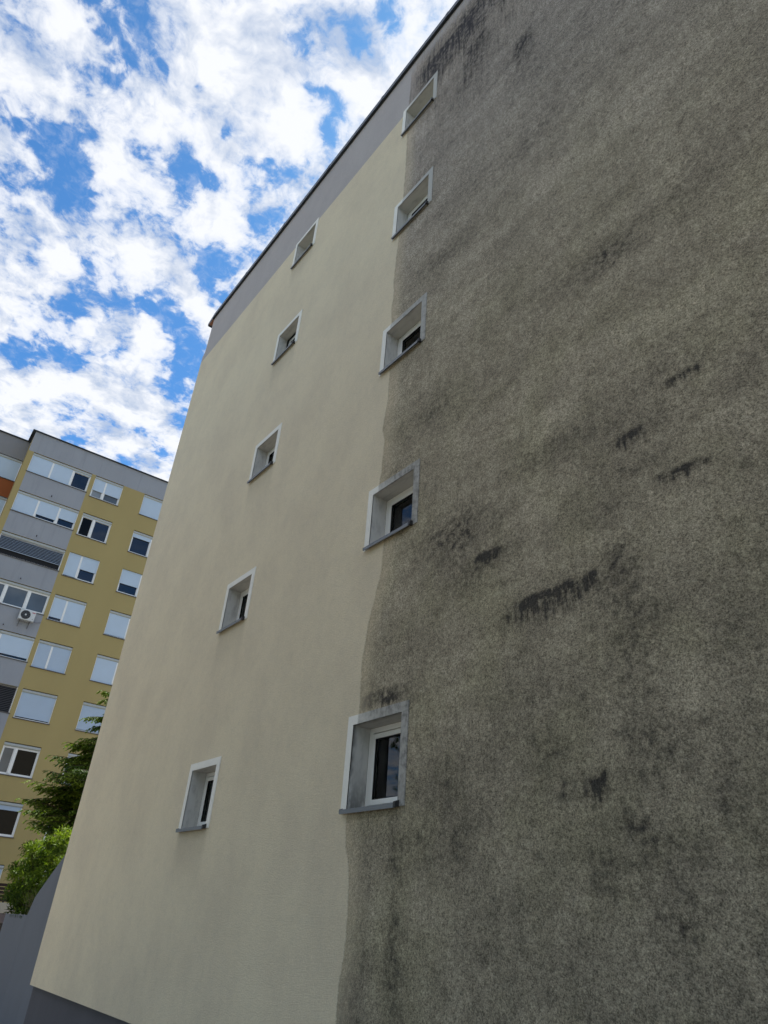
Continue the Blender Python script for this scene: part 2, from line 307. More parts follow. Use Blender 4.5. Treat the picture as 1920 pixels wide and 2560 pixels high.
M_PVC = simple('white_plastic', (0.86, 0.85, 0.82), 0.38, 0.5, 0.05)
M_GASKET = simple('gasket', (0.012, 0.012, 0.013), 0.6, 0.3)
M_GREY = simple('grey_render', (0.27, 0.29, 0.325), 0.9, 0.15, 0.10, 0.7, 0.04, 40)
def facade_material(name, col):
    m, g, b = new_mat(name, 0.92, 0.12)
    p = g.n('ShaderNodeNewGeometry').outputs['Position']; x, y, z = g.xyz(p)[:3]
    big = g.noise(p, 0.35, 5, 0.6); st_ = g.noise(g.comb(x, g.m('MULTIPLY', y, 3.0), g.m('MULTIPLY', z, 0.22)), 1.2, 5, 0.65)
    sp = g.step(g.noise(p, 5.0, 3, 0.7), 0.70, 0.80)
    f = g.m('ADD', g.m('ADD', 0.86, g.m('MULTIPLY', big, 0.28)), g.m('MULTIPLY', g.step(st_, 0.5, 0.8), -0.14))
    f = g.m('SUBTRACT', f, g.m('MULTIPLY', sp, 0.10))
    g.put(b.inputs['Base Color'], g.v('SCALE', tuple(col), scale=f)); bump(g, b, g.noise(p, 40.0, 2, 0.6), 0.3, 0.006); return m
M_GREY = facade_material('grey_render', (0.33, 0.34, 0.365))
M_YEL = facade_material('ochre_render', (0.47, 0.40, 0.225))
M_DGREY = simple('grey_render_side', (0.27, 0.265, 0.27), 0.9, 0.15, 0.08, 0.7)
M_YEL = simple('ochre_render', (0.40, 0.315, 0.140), 0.9, 0.15, 0.09, 0.5, 0.05, 40)
M_ORANGE = simple('rust_render', (0.30, 0.095, 0.035), 0.9, 0.15, 0.06, 0.7)
M_ROOM = simple('room_dark', (0.03, 0.03, 0.032), 0.9, 0.1)
M_BLINDIN = simple('inner_blind', (0.70, 0.70, 0.74), 0.8, 0.2); M_NET = simple('net_curtain', (0.45, 0.455, 0.47), 0.9, 0.1)
M_FARSILL = simple('far_sill', (0.10, 0.09, 0.085), 0.6, 0.4)
M_BOX = simple('shutter_box', (0.42, 0.44, 0.42), 0.4, 0.5, 0.05)
M_CONC = simple('stair_render', (0.165, 0.175, 0.20), 0.9, 0.2, 0.16, 1.1, 0.10, 50, stretch=(1, 1, 0.5))
M_TERR = simple('terrace_render', (0.36, 0.34, 0.30), 0.9, 0.2)
M_TERRD = simple('terrace_base', (0.13, 0.11, 0.12), 0.9, 0.2)
M_SLAT = simple('fence_wood', (0.022, 0.013, 0.012), 0.6, 0.3, 0.2)
M_ROOF = simple('roof_felt', (0.08, 0.08, 0.08), 0.9, 0.2)
M_STEEL = simple('steel', (0.18, 0.18, 0.19), 0.5, 0.5)
M_ACW = simple('ac_casing', (0.62, 0.63, 0.62), 0.45, 0.4, 0.05)
M_ACB = simple('ac_grille', (0.015, 0.016, 0.018), 0.5, 0.4)
M_RED = simple('ac_badge', (0.45, 0.12, 0.14), 0.5, 0.4)
def ground_material():
    m, g, b = new_mat('asphalt', 0.95, 0.2)
    p = g.n('ShaderNodeNewGeometry').outputs['Position']
    n = g.noise(p, 0.6, 6, 0.65); n2 = g.noise(p, 60.0, 2, 0.7)
    g.put(b.inputs['Base Color'], g.v('SCALE', g.mix(n, (0.14, 0.13, 0.105), (0.22, 0.20, 0.165)), scale=g.m('ADD', 0.7, g.m('MULTIPLY', n2, 0.6))))
    bump(g, b, n2, 0.3, 0.01); return m
M_GROUND = ground_material()
def shutter_material(name, pitch, col, depth):
    m, g, b = new_mat(name, 0.45, 0.4)
    p = g.n('ShaderNodeNewGeometry').outputs['Position']; z = g.xyz(p)[2]
    wv = g.m('ABSOLUTE', g.m('SINE', g.m('MULTIPLY', z, math.pi / pitch)))
    n = g.noise(p, 1.3, 3, 0.6)
    g.put(b.inputs['Base Color'], g.v('SCALE', tuple(col), scale=g.m('ADD', 0.93, g.m('MULTIPLY', n, 0.14))))
    bump(g, b, wv, 0.7, depth); return m
M_SHUT = shutter_material('shutter_fine', 0.037, (0.50, 0.60, 0.71), 0.002)
M_SHUT2 = shutter_material('shutter_coarse', 0.05, (0.44, 0.54, 0.66), 0.012)
def glass_material(name, base, spec, refl=1.0):
    m, g, b = new_mat(name, 0.04, spec)
    n = g.noise(g.n('ShaderNodeTexCoord').outputs['Object'], 0.9, 2, 0.5)
    g.put(b.inputs['Base Color'], g.v('SCALE', base, scale=g.m('ADD', 0.6, g.m('MULTIPLY', n, 0.8))))
    n2 = g.noise(g.n('ShaderNodeTexCoord').outputs['Object'], 1.2, 1, 0.5)
    bump(g, b, n2, 0.03, 0.01)
    return m
M_GLASS = glass_material('glass_blue', (0.010, 0.016, 0.030), 0.75)
M_GLASSD = glass_material('glass_dark', (0.006, 0.007, 0.008), 0.15)
M_GLASSC = glass_material('glass_curtain', (0.11, 0.13, 0.15), 0.5)
M_GLASSW = glass_material('glass_white', (0.28, 0.30, 0.32), 0.5)
def clear_glass():
    m = bpy.data.materials.new('window_glass'); m.use_nodes = True; nt = m.node_tree; nt.nodes.clear(); g = G(nt)
    t = g.n('ShaderNodeBsdfTransparent'); t.inputs[0].default_value = (0.82, 0.87, 0.86, 1)
    gl = g.n('ShaderNodeBsdfGlossy'); gl.inputs['Roughness'].default_value = 0.03
    fr = g.n('ShaderNodeFresnel'); fr.inputs[0].default_value = 1.6
    mx = g.n('ShaderNodeMixShader'); g.put(mx.inputs[0], fr.outputs[0]); g.put(mx.inputs[1], t.outputs[0]); g.put(mx.inputs[2], gl.outputs[0])
    o = g.n('ShaderNodeOutputMaterial'); nt.links.new(mx.outputs[0], o.inputs[0]); return m
M_CLEAR = clear_glass()

# ---------------------------------------------------------------- mesh helpers
class MB:
    def __init__(s, fr=None): s.v = []; s.f = []; s.mi = []; s.fr = fr
    def P(s, u, d, z): return s.fr(u, d, z) if s.fr else Vector((u, d, z))
    def quad(s, pts, mi=0):
        i = len(s.v); s.v += [s.P(*p) for p in pts]; s.f.append(tuple(range(i, i + len(pts)))); s.mi.append(mi); return s
    def box(s, u0, u1, d0, d1, z0, z1, mi=0):
        i = len(s.v)
        s.v += [s.P(u, d, z) for z in (z0, z1) for d in (d0, d1) for u in (u0, u1)]
        for f in ((0, 2, 3, 1), (4, 5, 7, 6), (0, 1, 5, 4), (2, 6, 7, 3), (0, 4, 6, 2), (1, 3, 7, 5)):
            s.f.append(tuple(i + k for k in f)); s.mi.append(mi)
        return s
    def prism(s, prof, u0, u1, mi=0):
        """profile in (d, z) swept along u"""
        i = len(s.v); n = len(prof)
        s.v += [s.P(u0, d, z) for d, z in prof] + [s.P(u1, d, z) for d, z in prof]
        s.f.append(tuple(range(i, i + n))); s.f.append(tuple(range(i + 2 * n - 1, i + n - 1, -1))); s.mi += [mi, mi]
        for k in range(n):
            q = (k + 1) % n; s.f.append((i + k, i + n + k, i + n + q, i + q)); s.mi.append(mi)
        return s
    def tube(s, pts, r, n=6, r1=None):
        pts = [Vector(p) for p in pts]; L = len(pts); i0 = len(s.v)
        for k, p in enumerate(pts):
            t = (pts[min(k + 1, L - 1)] - pts[max(k - 1, 0)]).normalized()
            a = t.orthogonal().normalized(); b_ = t.cross(a)
            rr = r + ((r1 if r1 is not None else r) - r) * k / max(L - 1, 1)
            s.v += [p + rr * (a * math.cos(2 * math.pi * j / n) + b_ * math.sin(2 * math.pi * j / n)) for j in range(n)]
        for k in range(L - 1):
            for j in range(n):
                a = i0 + k * n + j; b_ = i0 + k * n + (j + 1) % n
                s.f.append((a, b_, b_ + n, a + n)); s.mi.append(0)
        return s
    def disc(s, u, z, d0, d1, r, n=20, mi=0, ru=None):
        prof = [(u + r * math.cos(2 * math.pi * k / n), z + r * math.sin(2 * math.pi * k / n)) for k in range(n)]
        i = len(s.v); s.v += [s.P(a, d0, b_) for a, b_ in prof] + [s.P(a, d1, b_) for a, b_ in prof]
        s.f.append(tuple(range(i, i + n))); s.f.append(tuple(range(i + 2 * n - 1, i + n - 1, -1))); s.mi += [mi, mi]
        for k in range(n):
            q = (k + 1) % n; s.f.append((i + k, i + n + k, i + n + q, i + q)); s.mi.append(mi)
        return s
    def wall(s, us, zs, d, holes, rev, mi=lambda u, z: 0, rmi=None):
        """flat wall with real openings and reveal faces; holes = (u0,u1,z0,z1)"""
        us = sorted(set(us) | {h[0] for h in holes} | {h[1] for h in holes}); zs = sorted(set(zs) | {h[2] for h in holes} | {h[3] for h in holes})
        for a, b_ in zip(us, us[1:]):
            for c, e in zip(zs, zs[1:]):
                um, zm = (a + b_) / 2, (c + e) / 2
                if any(h[0] < um < h[1] and h[2] < zm < h[3] for h in holes): continue
                s.quad(((a, d, c), (b_, d, c), (b_, d, e), (a, d, e)), mi(um, zm))
        for u0, u1, z0, z1 in holes:
            if rev <= 0: continue
            r_ = rmi if rmi is not None else mi(u0 - .01, (z0 + z1) / 2)
            for q in (((u0, d, z0), (u0, d, z1), (u0, d + rev, z1), (u0, d + rev, z0)), ((u1, d, z0), (u1, d + rev, z0), (u1, d + rev, z1), (u1, d, z1)),
                      ((u0, d, z1), (u1, d, z1), (u1, d + rev, z1), (u0, d + rev, z1)), ((u0, d, z0), (u0, d + rev, z0), (u1, d + rev, z0), (u1, d, z0))):
                s.quad(q, r_)
        return s
def empty(name, loc, label, cat, group=None):
    o = bpy.data.objects.new(name, None); o.empty_display_size = 0.3; o.location = loc; C.objects.link(o)
    o['label'] = label; o['category'] = cat
    if group: o['group'] = group
    return o
def root_loc(o):
    while o.parent: o = o.parent
    return o.location
def build(name, mb, mats, parent=None, label=None, smooth=False, bevel=0.0, loc=None):
    base = Vector(root_loc(parent)) if parent else Vector(loc or (0, 0, 0))
    me = bpy.data.meshes.new(name); me.from_pydata([tuple(v - base) for v in mb.v], [], mb.f)
    for mt in (mats if isinstance(mats, (list, tuple)) else [mats]): me.materials.append(mt)
    if any(mb.mi): me.polygons.foreach_set('material_index', mb.mi)
    if smooth: me.polygons.foreach_set('use_smooth', [True] * len(me.polygons))
    me.update()
    o = bpy.data.objects.new(name, me); C.objects.link(o)
    if parent: o.parent = parent
    else: o.location = base
    if label: o['label'] = label
    if bevel:
        bv = o.modifiers.new('bevel', 'BEVEL'); bv.width = bevel; bv.segments = 2; bv.limit_method = 'ANGLE'
    return o
def frame_bars(mb, u0, u1, d0, d1, z0, z1, wd):
    mb.box(u0, u0 + wd, d0, d1, z0, z1); mb.box(u1 - wd, u1, d0, d1, z0, z1)
    mb.box(u0 + wd, u1 - wd, d0, d1, z0, z0 + wd); mb.box(u0 + wd, u1 - wd, d0, d1, z1 - wd, z1)
    return mb

# ---------------------------------------------------------------- ground
mb = MB(); n = 24
for i in range(n):
    for j in range(n):
        a, b_ = -600 + 1200 * i / n, -600 + 1200 * (i + 1) / n; c, e = -600 + 1200 * j / n, -600 + 1200 * (j + 1) / n
        mb.quad(((a, c, -.5), (b_, c, -.5), (b_, e, -.5), (a, e, -.5)))
o = build('ground', mb, M_GROUND); o['kind'] = 'structure'

# ---------------------------------------------------------------- the near block with the stained gable wall
WY = 4.05; XE = -14.80; XR = 9.0; ZB = 0.441; ZT = 16.42; DEP = 11.0
block = empty('apartment_building', (XE, WY, 0), 'near block, cream gable wall stained black on its right half, small deep windows', 'building')
F1 = lambda u, d, z: Vector((u, WY + d, z))
RECT = {('A', 0): (-9.777, -8.832, 2.569, 3.44), ('A', 1): (-9.765, -8.82, 5.398, 6.251), ('A', 2): (-9.766, -8.821, 8.227, 9.08), ('A', 3): (-9.769, -8.825, 11.068, 11.936),
        ('A', 4): (-9.774, -8.829, 13.943, 14.829), ('B', 0): (-5.925, -4.959, 2.540, 3.462), ('B', 1): (-5.927, -4.961, 5.399, 6.253), ('B', 2): (-5.94, -4.974, 8.174, 9.06),
        ('B', 3): (-5.931, -4.965, 11.08, 11.963), ('B', 4): (-5.927, -4.961, 14.006, 14.889)}
OPEN = {k: (r[0] + 0.095, r[1] - 0.095, r[2] + 0.02, r[3] - 0.095) for k, r in RECT.items()}
mb = MB(F1); mb.wall([XE, -14.68, XR], [ZB, 15.08, ZT], 0.0, list(OPEN.values()), 0.0)
# the coat steps in a little at the top of the left corner
cut = [(k, f) for k, f in enumerate(mb.f)]
keep = []
for k, f in cut:
    cx = sum(mb.v[i].x for i in f) / 4; cz = sum(mb.v[i].z for i in f) / 4
    if cx < -14.68 and cz > 15.08: continue
    keep.append(k)
mb.f = [mb.f[k] for k in keep]; mb.mi = [mb.mi[k] for k in keep]
mb.quad(((XE, 0, ZB), (XE, DEP, ZB), (XE, DEP, 15.0), (XE, 0, 15.0)))
mb.quad(((XE, 0, 15.0), (XE, DEP, 15.0), (-14.68, DEP, 15.08), (-14.68, 0, 15.08)))
mb.quad(((-14.68, 0, 15.08), (-14.68, DEP, 15.08), (-14.68, DEP, ZT), (-14.68, 0, ZT)))
mb.quad(((XR, 0, ZB), (XR, DEP, ZB), (XR, DEP, ZT), (XR, 0, ZT)))
mb.quad(((XE, DEP, ZB), (XR, DEP, ZB), (XR, DEP, 15.0), (XE, DEP, 15.0))); mb.quad(((-14.68, DEP, 15.0), (XR, DEP, 15.0), (XR, DEP, ZT), (-14.68, DEP, ZT)))
mb.quad(((XE, 0, ZB), (XE, DEP, ZB), (XR, DEP, ZB), (XR, 0, ZB)))
for v in mb.v:
    if abs(v.x + 14.80) < 1e-5 and abs(v.z - 15.08) < 1e-5: v.z = 15.0
wall_o = build('wall', mb, M_WALL, block)
mb = MB(F1); mb.box(XE + 0.0, XR, 0.07, DEP - 0.07, -0.52, ZB); build('plinth', mb, M_PLINTH, block)
mb = MB(F1); mb.box(-14.6, XR, 0.3, DEP - 0.1, ZT - 0.02, ZT + 0.03); build('roof', mb, M_ROOF, block)
# sheet coping: a thin upper sheet and the drip face below, in lengths
mb = MB(F1); xs = [-14.66, -12.7, -10.7, -8.7, -6.7, -4.7, -2.7, -0.7, 1.3, 3.3, 5.3, 7.3, 9.05]
for a, b_ in zip(xs, xs[1:]):
    mb.prism([(-0.052, ZT - 0.035), (-0.06, ZT - 0.045), (-0.045, ZT + 0.145), (0.30, ZT + 0.16), (0.30, ZT + 0.145), (0.0, ZT + 0.12), (0.0, ZT - 0.035)], a, b_ - 0.004)
    mb.prism([(-0.066, ZT - 0.05), (-0.049, ZT + 0.150), (0.30, ZT + 0.165), (0.30, ZT + 0.16), (-0.045, ZT + 0.146), (-0.062, ZT - 0.048)], b_ - 0.05, b_ + 0.02)
build('coping', mb, M_COPING, block)
mb = MB(F1)
mb.v += [F1(*p) for p in ((-14.66, -0.05, ZT - 0.04), (-15.06, -0.02, ZT - 0.02), (-15.10, -0.02, ZT + 0.10), (-14.66, -0.04, ZT + 0.16), (-14.66, 0.6, ZT - 0.04), (-15.06, 0.6, ZT - 0.02), (-15.10, 0.6, ZT + 0.10), (-14.66, 0.6, ZT + 0.16))]
mb.f += [(0, 1, 2, 3), (1, 5, 6, 2), (5, 4, 7, 6), (3, 2, 6, 7), (0, 4, 5, 1)]; mb.mi += [0] * 5
build('coping_corner', mb, M_COPING, block, 'upturned end of the dark roof edging, rust showing beneath')
mb = MB(F1); mb.box(-14.92, -14.67, -0.035, 0.4, ZT - 0.075, ZT - 0.045); build('corner_flashing', mb, M_COPPER, block)

def near_window(key):
    x0, x1, z0, z1 = RECT[key]; a, b_, c, e = OPEN[key]; col, k = key
    D = 0.205                                                     # depth of the reveal
    dirty = col == 'B'
    mb = MB(F1); frame_bars(mb, a, b_, D, D + 0.07, c, e, 0.055)
    lab = {('B', 0): 'lowest window of the stained column, its reveal black with mould', ('B', 1): 'second window of the stained column, pale blind behind the glass',
           ('A', 3): 'window with a black gasket around a white inner frame'}.get(key)
    wo = build('window', mb, M_PVC, block, lab, bevel=0.004)
    mb = MB(F1); t = 0.010
    mb.box(x0, a, -t, 0.0, z0, z1); mb.box(b_, x1, -t, 0.0, z0 + 0.0, z1); mb.box(a, b_, -t, 0.0, e, z1)
    build('surround', mb, M_TRIM, wo)
    mb = MB(F1)
    for q in (((a, 0, c), (a, 0, e), (a, D, e), (a, D, c)), ((b_, 0, c), (b_, D, c), (b_, D, e), (b_, 0, e)), ((a, 0, e), (b_, 0, e), (b_, D, e), (a, D, e)), ((a, 0, c), (a, D, c), (b_, D, c), (b_, 0, c))):
        mb.quad(q)
    for v in mb.v:
        if v.y < WY + 0.001: v.y = WY - 0.0095
    build('reveal', mb, M_REVD if key == ('B', 0) else M_REV, wo)
    sa, sb, s0, s1 = a + 0.055, b_ - 0.055, c + 0.055, e - 0.055
    sa += 0.010; sb -= 0.010; s0 += 0.010; s1 -= 0.010
    mb = MB(F1); frame_bars(mb, sa, sb, D - 0.010, D + 0.05, s0, s1, 0.050); build('sash', mb, M_PVC, wo, bevel=0.005)
    mb = MB(F1); frame_bars(mb, sa - 0.0095, sb + 0.0095, D + 0.02, D + 0.045, s0 - 0.0095, s1 + 0.0095, 0.009)
    frame_bars(mb, sa + 0.0505, sb - 0.0505, D - 0.004, D + 0.02, s0 + 0.0505, s1 - 0.0505, 0.006)
    if key == ('A', 3): frame_bars(mb, a + 0.001, b_ - 0.001, D - 0.03, D - 0.001, c + 0.001, e - 0.001, 0.022)
    build('gasket', mb, M_GASKET, wo)
    mb = MB(F1); mb.box(sa + 0.05, sb - 0.05, D + 0.021, D + 0.029, s0 + 0.05, s1 - 0.05); build('pane', mb, M_CLEAR, wo)
    if key not in (('B', 0), ('B', 1), ('B', 2)):
        mb = MB(F1); mb.box(sa, sb, D + 0.10, D + 0.105, s0, s1); build('blind', mb, M_NET, wo)
    if key in (('B', 1), ('B', 2)):
        mb = MB(F1); mb.box(sa + (0.27 if k == 1 else 0.0), sb, D + 0.065, D + 0.070, s0, s1 - (0.12 if k == 1 else 0.0)); build('blind', mb, M_BLINDIN, wo)
    # folded sheet sill with turned-up ends
    mb = MB(F1); u0, u1 = a - 0.055, b_ - 0.005
    mb.prism([(-0.050, c - 0.036), (-0.050, c + 0.004), (D, c + 0.022), (D, c + 0.018), (-0.046, c + 0.0), (-0.046, c - 0.036)], u0, u1)
    mb.prism([(-0.052, c - 0.030), (-0.052, c + 0.008), (-0.011, c + 0.022), (-0.011, c - 0.010)], u0 - 0.004, u0)
    build('sill', mb, M_SILL, wo)
    mb = MB(F1); mb.prism([(-0.055, c - 0.034), (-0.055, c + 0.014), (0.0, c + 0.034), (0.0, c - 0.022)], u1 + 0.0005, u1 + 0.032); build('sill_end', mb, M_SILLCAP, wo)
    # the room behind
    mb = MB(F1); mb.wall([a - .5, b_ + .5], [c - .4, e + .3], 1.6, [], 0)
    for q in (((a - .5, D + .07, c - .4), (a - .5, 1.6, c - .4), (a - .5, 1.6, e + .3), (a - .5, D + .07, e + .3)), ((b_ + .5, D + .07, c - .4), (b_ + .5, 1.6, c - .4), (b_ + .5, 1.6, e + .3), (b_ + .5, D + .07, e + .3)),
              ((a - .5, D + .07, e + .3), (b_ + .5, D + .07, e + .3), (b_ + .5, 1.6, e + .3), (a - .5, 1.6, e + .3)), ((a - .5, D + .07, c - .4), (b_ + .5, D + .07, c - .4), (b_ + .5, 1.6, c - .4), (a - .5, 1.6, c - .4))): mb.quad(q)
    mb.wall([a - .5, b_ + .5], [c - .4, e + .3], D + .07, [(a, b_, c, e)], 0)
    build('room', mb, M_ROOM, wo)
for key in RECT: near_window(key)

# ---------------------------------------------------------------- the far block
NX, NY = -0.99951813, 0.0310405; TX, TY = 0.0310405, 0.99951813; FD = 42.297
def F2(u, d, z): return Vector((NX * (FD + d) + TX * u, NY * (FD + d) + TY * u, z))
ZTOP = 27.53; BAND = 26.01; ST = 2.85; NS = 9
COLS = {'L': (1.66, 5.32, 1.44), 'M': (5.57, 7.43, 1.61), 'R': (8.87, 10.73, 1.62), 'Q': (12.6, 14.46, 1.61), 'S': (15.0, 18.6, 1.44)}
far = empty('apartment_building', tuple(F2(1.33, 0, 0)), 'far ochre block of nine storeys with grey spandrels and white roller shutters', 'building')
holes = []
for cname, (s0, s1, H) in COLS.items():
    for k in range(NS):
        zt = BAND - ST * k
        holes.append((s0, s1, zt - H, zt))
def mi2(u, z):
    if z > BAND: return 1
    for cname in ('L', 'S'):
        s0, s1, H = COLS[cname]
        if s0 < u < s1: return 1
    return 0
mb = MB(F2); mb.wall([1.33, 19.5], [-.52, BAND, ZTOP - 0.06], 0.0, holes, 0.16, mi2, 0)
mb.quad(((19.5, 0, 0), (19.5, 12, 0), (19.5, 12, ZTOP - .06), (19.5, 0, ZTOP - .06)))
mb.quad(((1.33, 0, 0), (1.33, 1.6, 0), (1.33, 1.6, ZTOP - .30), (1.33, 0, ZTOP - .30)), 0)
mb.quad(((1.33, 0, ZTOP - .30), (1.33, 1.6, ZTOP - .30), (1.33, 1.6, ZTOP - .06), (1.33, 0, ZTOP - .06)), 1)
build('wall', mb, [M_YEL, M_GREY], far)
# set-back wing to the left
WD = 1.6
wholes = [(-6.4, 1.325, BAND - ST * k - 1.62, BAND - ST * k) for k in range(NS)]
mb = MB(F2); mb.wall([-13, 1.33], [-.52, BAND, ZTOP - .06], WD, wholes, 0.10, lambda u, z: 1 if (z > BAND or int((BAND - z) / ST) % 2 == 1) else 2, 1)
mb.quad(((-13, WD, 0), (-13, 12, 0), (-13, 12, ZTOP - .06), (-13, WD, ZTOP - .06)))
build('wing_wall', mb, [M_YEL, M_DGREY, M_ORANGE], far, 'set-back left wing with grey band and rust orange spandrel')
mb = MB(F2); mb.box(1.13, 19.6, -0.10, WD, ZTOP - 0.06, ZTOP); mb.box(-13.1, 1.13, WD - 0.10, 12, ZTOP - 0.06, ZTOP); mb.box(1.13, 19.6, WD, 12, ZTOP - .058, ZTOP - 0.002)
build('roof', mb, M_COPING, far)

def far_window(name, s0, s1, zt, H, cells, kind='box', d=0.0, mat=None, label=None, boxes=1):
    """cells: list of (u fraction start, end, shutter drop 0..1, glass)"""
    zb = zt - H; bh = 0.17; par = far
    z1 = zt - (bh + 0.02 if kind != 'flat' else 0.02)
    mb = MB(F2); W = 0.055
    D0 = d + 0.10; D1 = d + 0.155
    mb.box(s0, s0 + W, D0, D1, zb, z1); mb.box(s1 - W, s1, D0, D1, zb, z1)
    mb.box(s0 + W, s1 - W, D0, D1, zb, zb + 0.07); mb.box(s0 + W, s1 - W, D0, D1, z1 - 0.05, z1)
    for i, c in enumerate(cells[:-1]):
        u = s0 + (s1 - s0) * c[1]; mb.box(u - 0.055, u + 0.055, D0 - 0.045, D1, zb + 0.0705, z1 - 0.0505)
    mb.box(s0, s0 + 0.035, D0 - 0.05, D0 - 0.001, zb + .02, z1); mb.box(s1 - 0.035, s1, D0 - 0.05, D0 - 0.001, zb + .02, z1)
    wo = build(name, mb, M_PVC, par, label)
    if kind == 'box':
        mb = MB(F2); nb = boxes
        for q in range(nb):
            a = s0 + 0.004 + (s1 - s0) * q / nb; e = s0 + (s1 - s0) * (q + 1) / nb - 0.006
            r = bh / 2; cz = zt - 0.035 - r
            prof = [(d + 0.035 + r * 0.35, cz - r), (d + 0.02, cz - r * 0.55), (d + 0.008, cz), (d + 0.02, cz + r * 0.55), (d + 0.045, cz + r), (d + 0.155, cz + r), (d + 0.155, cz - r)]
            mb.prism(prof, a, e)
        build('shutter_box', mb, M_BOX, wo)
    else:
        mb = MB(F2); mb.box(s0 + .001, s1 - .001, d + 0.085, d + 0.15, z1 + .001, zt - 0.001); build('shutter_box', mb, M_BOX, wo)
    for c in cells:
        a = s0 + (s1 - s0) * c[0] + (0.036 if c[0] == 0 else 0.056); e = s0 + (s1 - s0) * c[1] - (0.036 if c[1] == 1 else 0.056)
        top = z1; drop = c[2]; zlow = top - (top - zb - 0.012) * drop
        if drop > 0:
            if c[3] == 'slats' or c[3] == 'darkslats':
                mb = MB(F2); zq = top; stp = 0.09
                while zq > zlow:
                    mb.v += [F2(a, d + 0.06, zq - 0.045), F2(e, d + 0.06, zq - 0.045), F2(e, d + 0.095, zq), F2(a, d + 0.095, zq)]
                    q = len(mb.v) - 4; mb.f.append((q, q + 1, q + 2, q + 3)); mb.mi.append(0); zq -= stp
                mb.box(a, e, d + 0.06, d + 0.09, zlow - 0.05, zlow - 0.01)
                so_ = build('slat_blind', mb, M_STEELB if c[3] == 'slats' else M_SLATD, wo); so_['kind'] = 'stuff'
            else:
                mb = MB(F2); mb.box(a, e, d + 0.070, d + 0.082, zlow + 0.03, top + 0.01); mb.box(a - .012, e + .012, d + 0.064, d + 0.088, zlow, zlow + 0.029)
                build('shutter', mb, mat or M_SHUT, wo)
        gm = {'b': M_GLASS, 'd': M_GLASSD, 'c': M_GLASSC, 'w': M_GLASSW}.get(c[3])
        if gm:
            ga = s0 + (s1 - s0) * c[0] + (W if c[0] == 0 else 0.055); ge = s0 + (s1 - s0) * c[1] - (W if c[1] == 1 else 0.055)
            mb = MB(F2); mb.box(ga + .001, ge - .001, d + 0.145, d + 0.152, zb + 0.071, z1 - 0.051)
            build('pane', mb, gm, wo)
            if zlow > zb + 0.25:
                mb = MB(F2); frame_bars(mb, ga + .002, ge - .002, d + 0.115, d + 0.144, zb + 0.072, z1 - 0.052, 0.045); build('sash', mb, M_PVC, wo)
    mb = MB(F2); mb.box(s0 - 0.04, s1 + 0.04, d - 0.05, D0, zb - 0.035, zb + 0.004); build('sill', mb, M_FARSILL, wo)
    mb = MB(F2); mb.box(s0, s1, d + 0.161, d + 0.9, zb, zt); build('room', mb, M_ROOM, wo)
    return wo
M_STEELB = simple('blind_slats', (0.34, 0.40, 0.48), 0.35, 0.6, 0.05)
M_SLATD = simple('blind_dark', (0.075, 0.075, 0.08), 0.4, 0.5, 0.05)
T3 = (0, .355, .70, 1)
def trip(a, b_, c): return [(T3[0], T3[1], a[0], a[1]), (T3[1], T3[2], b_[0], b_[1]), (T3[2], T3[3], c[0], c[1])]
SPEC = {
 ('L', 0): dict(cells=trip((1, 'd'), (1, 'd'), (.06, 'b')), label='top loggia window, right third open to dark blue glass'),
 ('L', 1): dict(cells=trip((.95, 'd'), (.78, 'b'), (.60, 'b')), boxes=3, label='loggia window with three shutters at stepped heights'),
 ('L', 2): dict(cells=[(0, 1, .66, 'slats')], kind='box', label='open loggia under a half lowered slat blind'),
 ('L', 3): dict(cells=trip((0, 'c'), (0, 'c'), (0, 'c')), label='glazed loggia with grey curtained panes'),
 ('L', 4): dict(cells=[(0, .52, .86, 'b'), (.52, 1, .86, 'b')], boxes=2),
 ('L', 5): dict(cells=[(0, 1, .97, 'darkslats')], kind='flat', label='loggia closed by a dark slat blind'),
 ('M', 0): dict(cells=[(0, .42, .62, 'w'), (.42, 1, .62, 'c')]),
 ('M', 1): dict(cells=[(0, .42, .05, 'd'), (.42, 1, .05, 'b')], label='window with raised shutter and blue curtained glass'),
 ('M', 2): dict(cells=[(0, .42, .95, 'd'), (.42, 1, .55, 'b')], kind='flat'),
 ('M', 3): dict(cells=[(0, .42, .86, 'b'), (.42, 1, .96, 'd')]),
 ('M', 4): dict(cells=[(0, .42, 1, 'd'), (.42, 1, 1, 'd')], mat='c'),
 ('M', 5): dict(cells=[(0, 1, .93, 'd')], mat='c'),
 ('M', 6): dict(cells=[(0, .36, 0, 'c'), (.36, 1, 0, 'd')]),
 ('M', 7): dict(cells=[(0, .36, .15, 'd'), (.36, 1, .15, 'd')], mat='c'),
 ('M', 8): dict(cells=[(0, .42, .95, 'd'), (.42, 1, .95, 'd')]),
 ('R', 0): dict(cells=[(0, 1, .97, 'd')]),
 ('R', 1): dict(cells=[(0, .70, .20, 'b'), (.70, 1, .20, 'd')]),
 ('R', 2): dict(cells=[(0, .70, .60, 'b'), (.70, 1, .66, 'b')], kind='flat'),
 ('R', 3): dict(cells=[(0, .70, .95, 'd'), (.70, 1, .82, 'b')]),
 ('R', 4): dict(cells=[(0, .70, 1, 'd'), (.70, 1, 1, 'd')]),
 ('R', 5): dict(cells=[(0, 1, .95, 'd')], mat='c'),
 ('R', 6): dict(cells=[(0, .60, .04, 'd'), (.60, 1, .04, 'd')]),
 ('R', 7): dict(cells=[(0, .60, .12, 'd'), (.60, 1, .12, 'd')]),
}
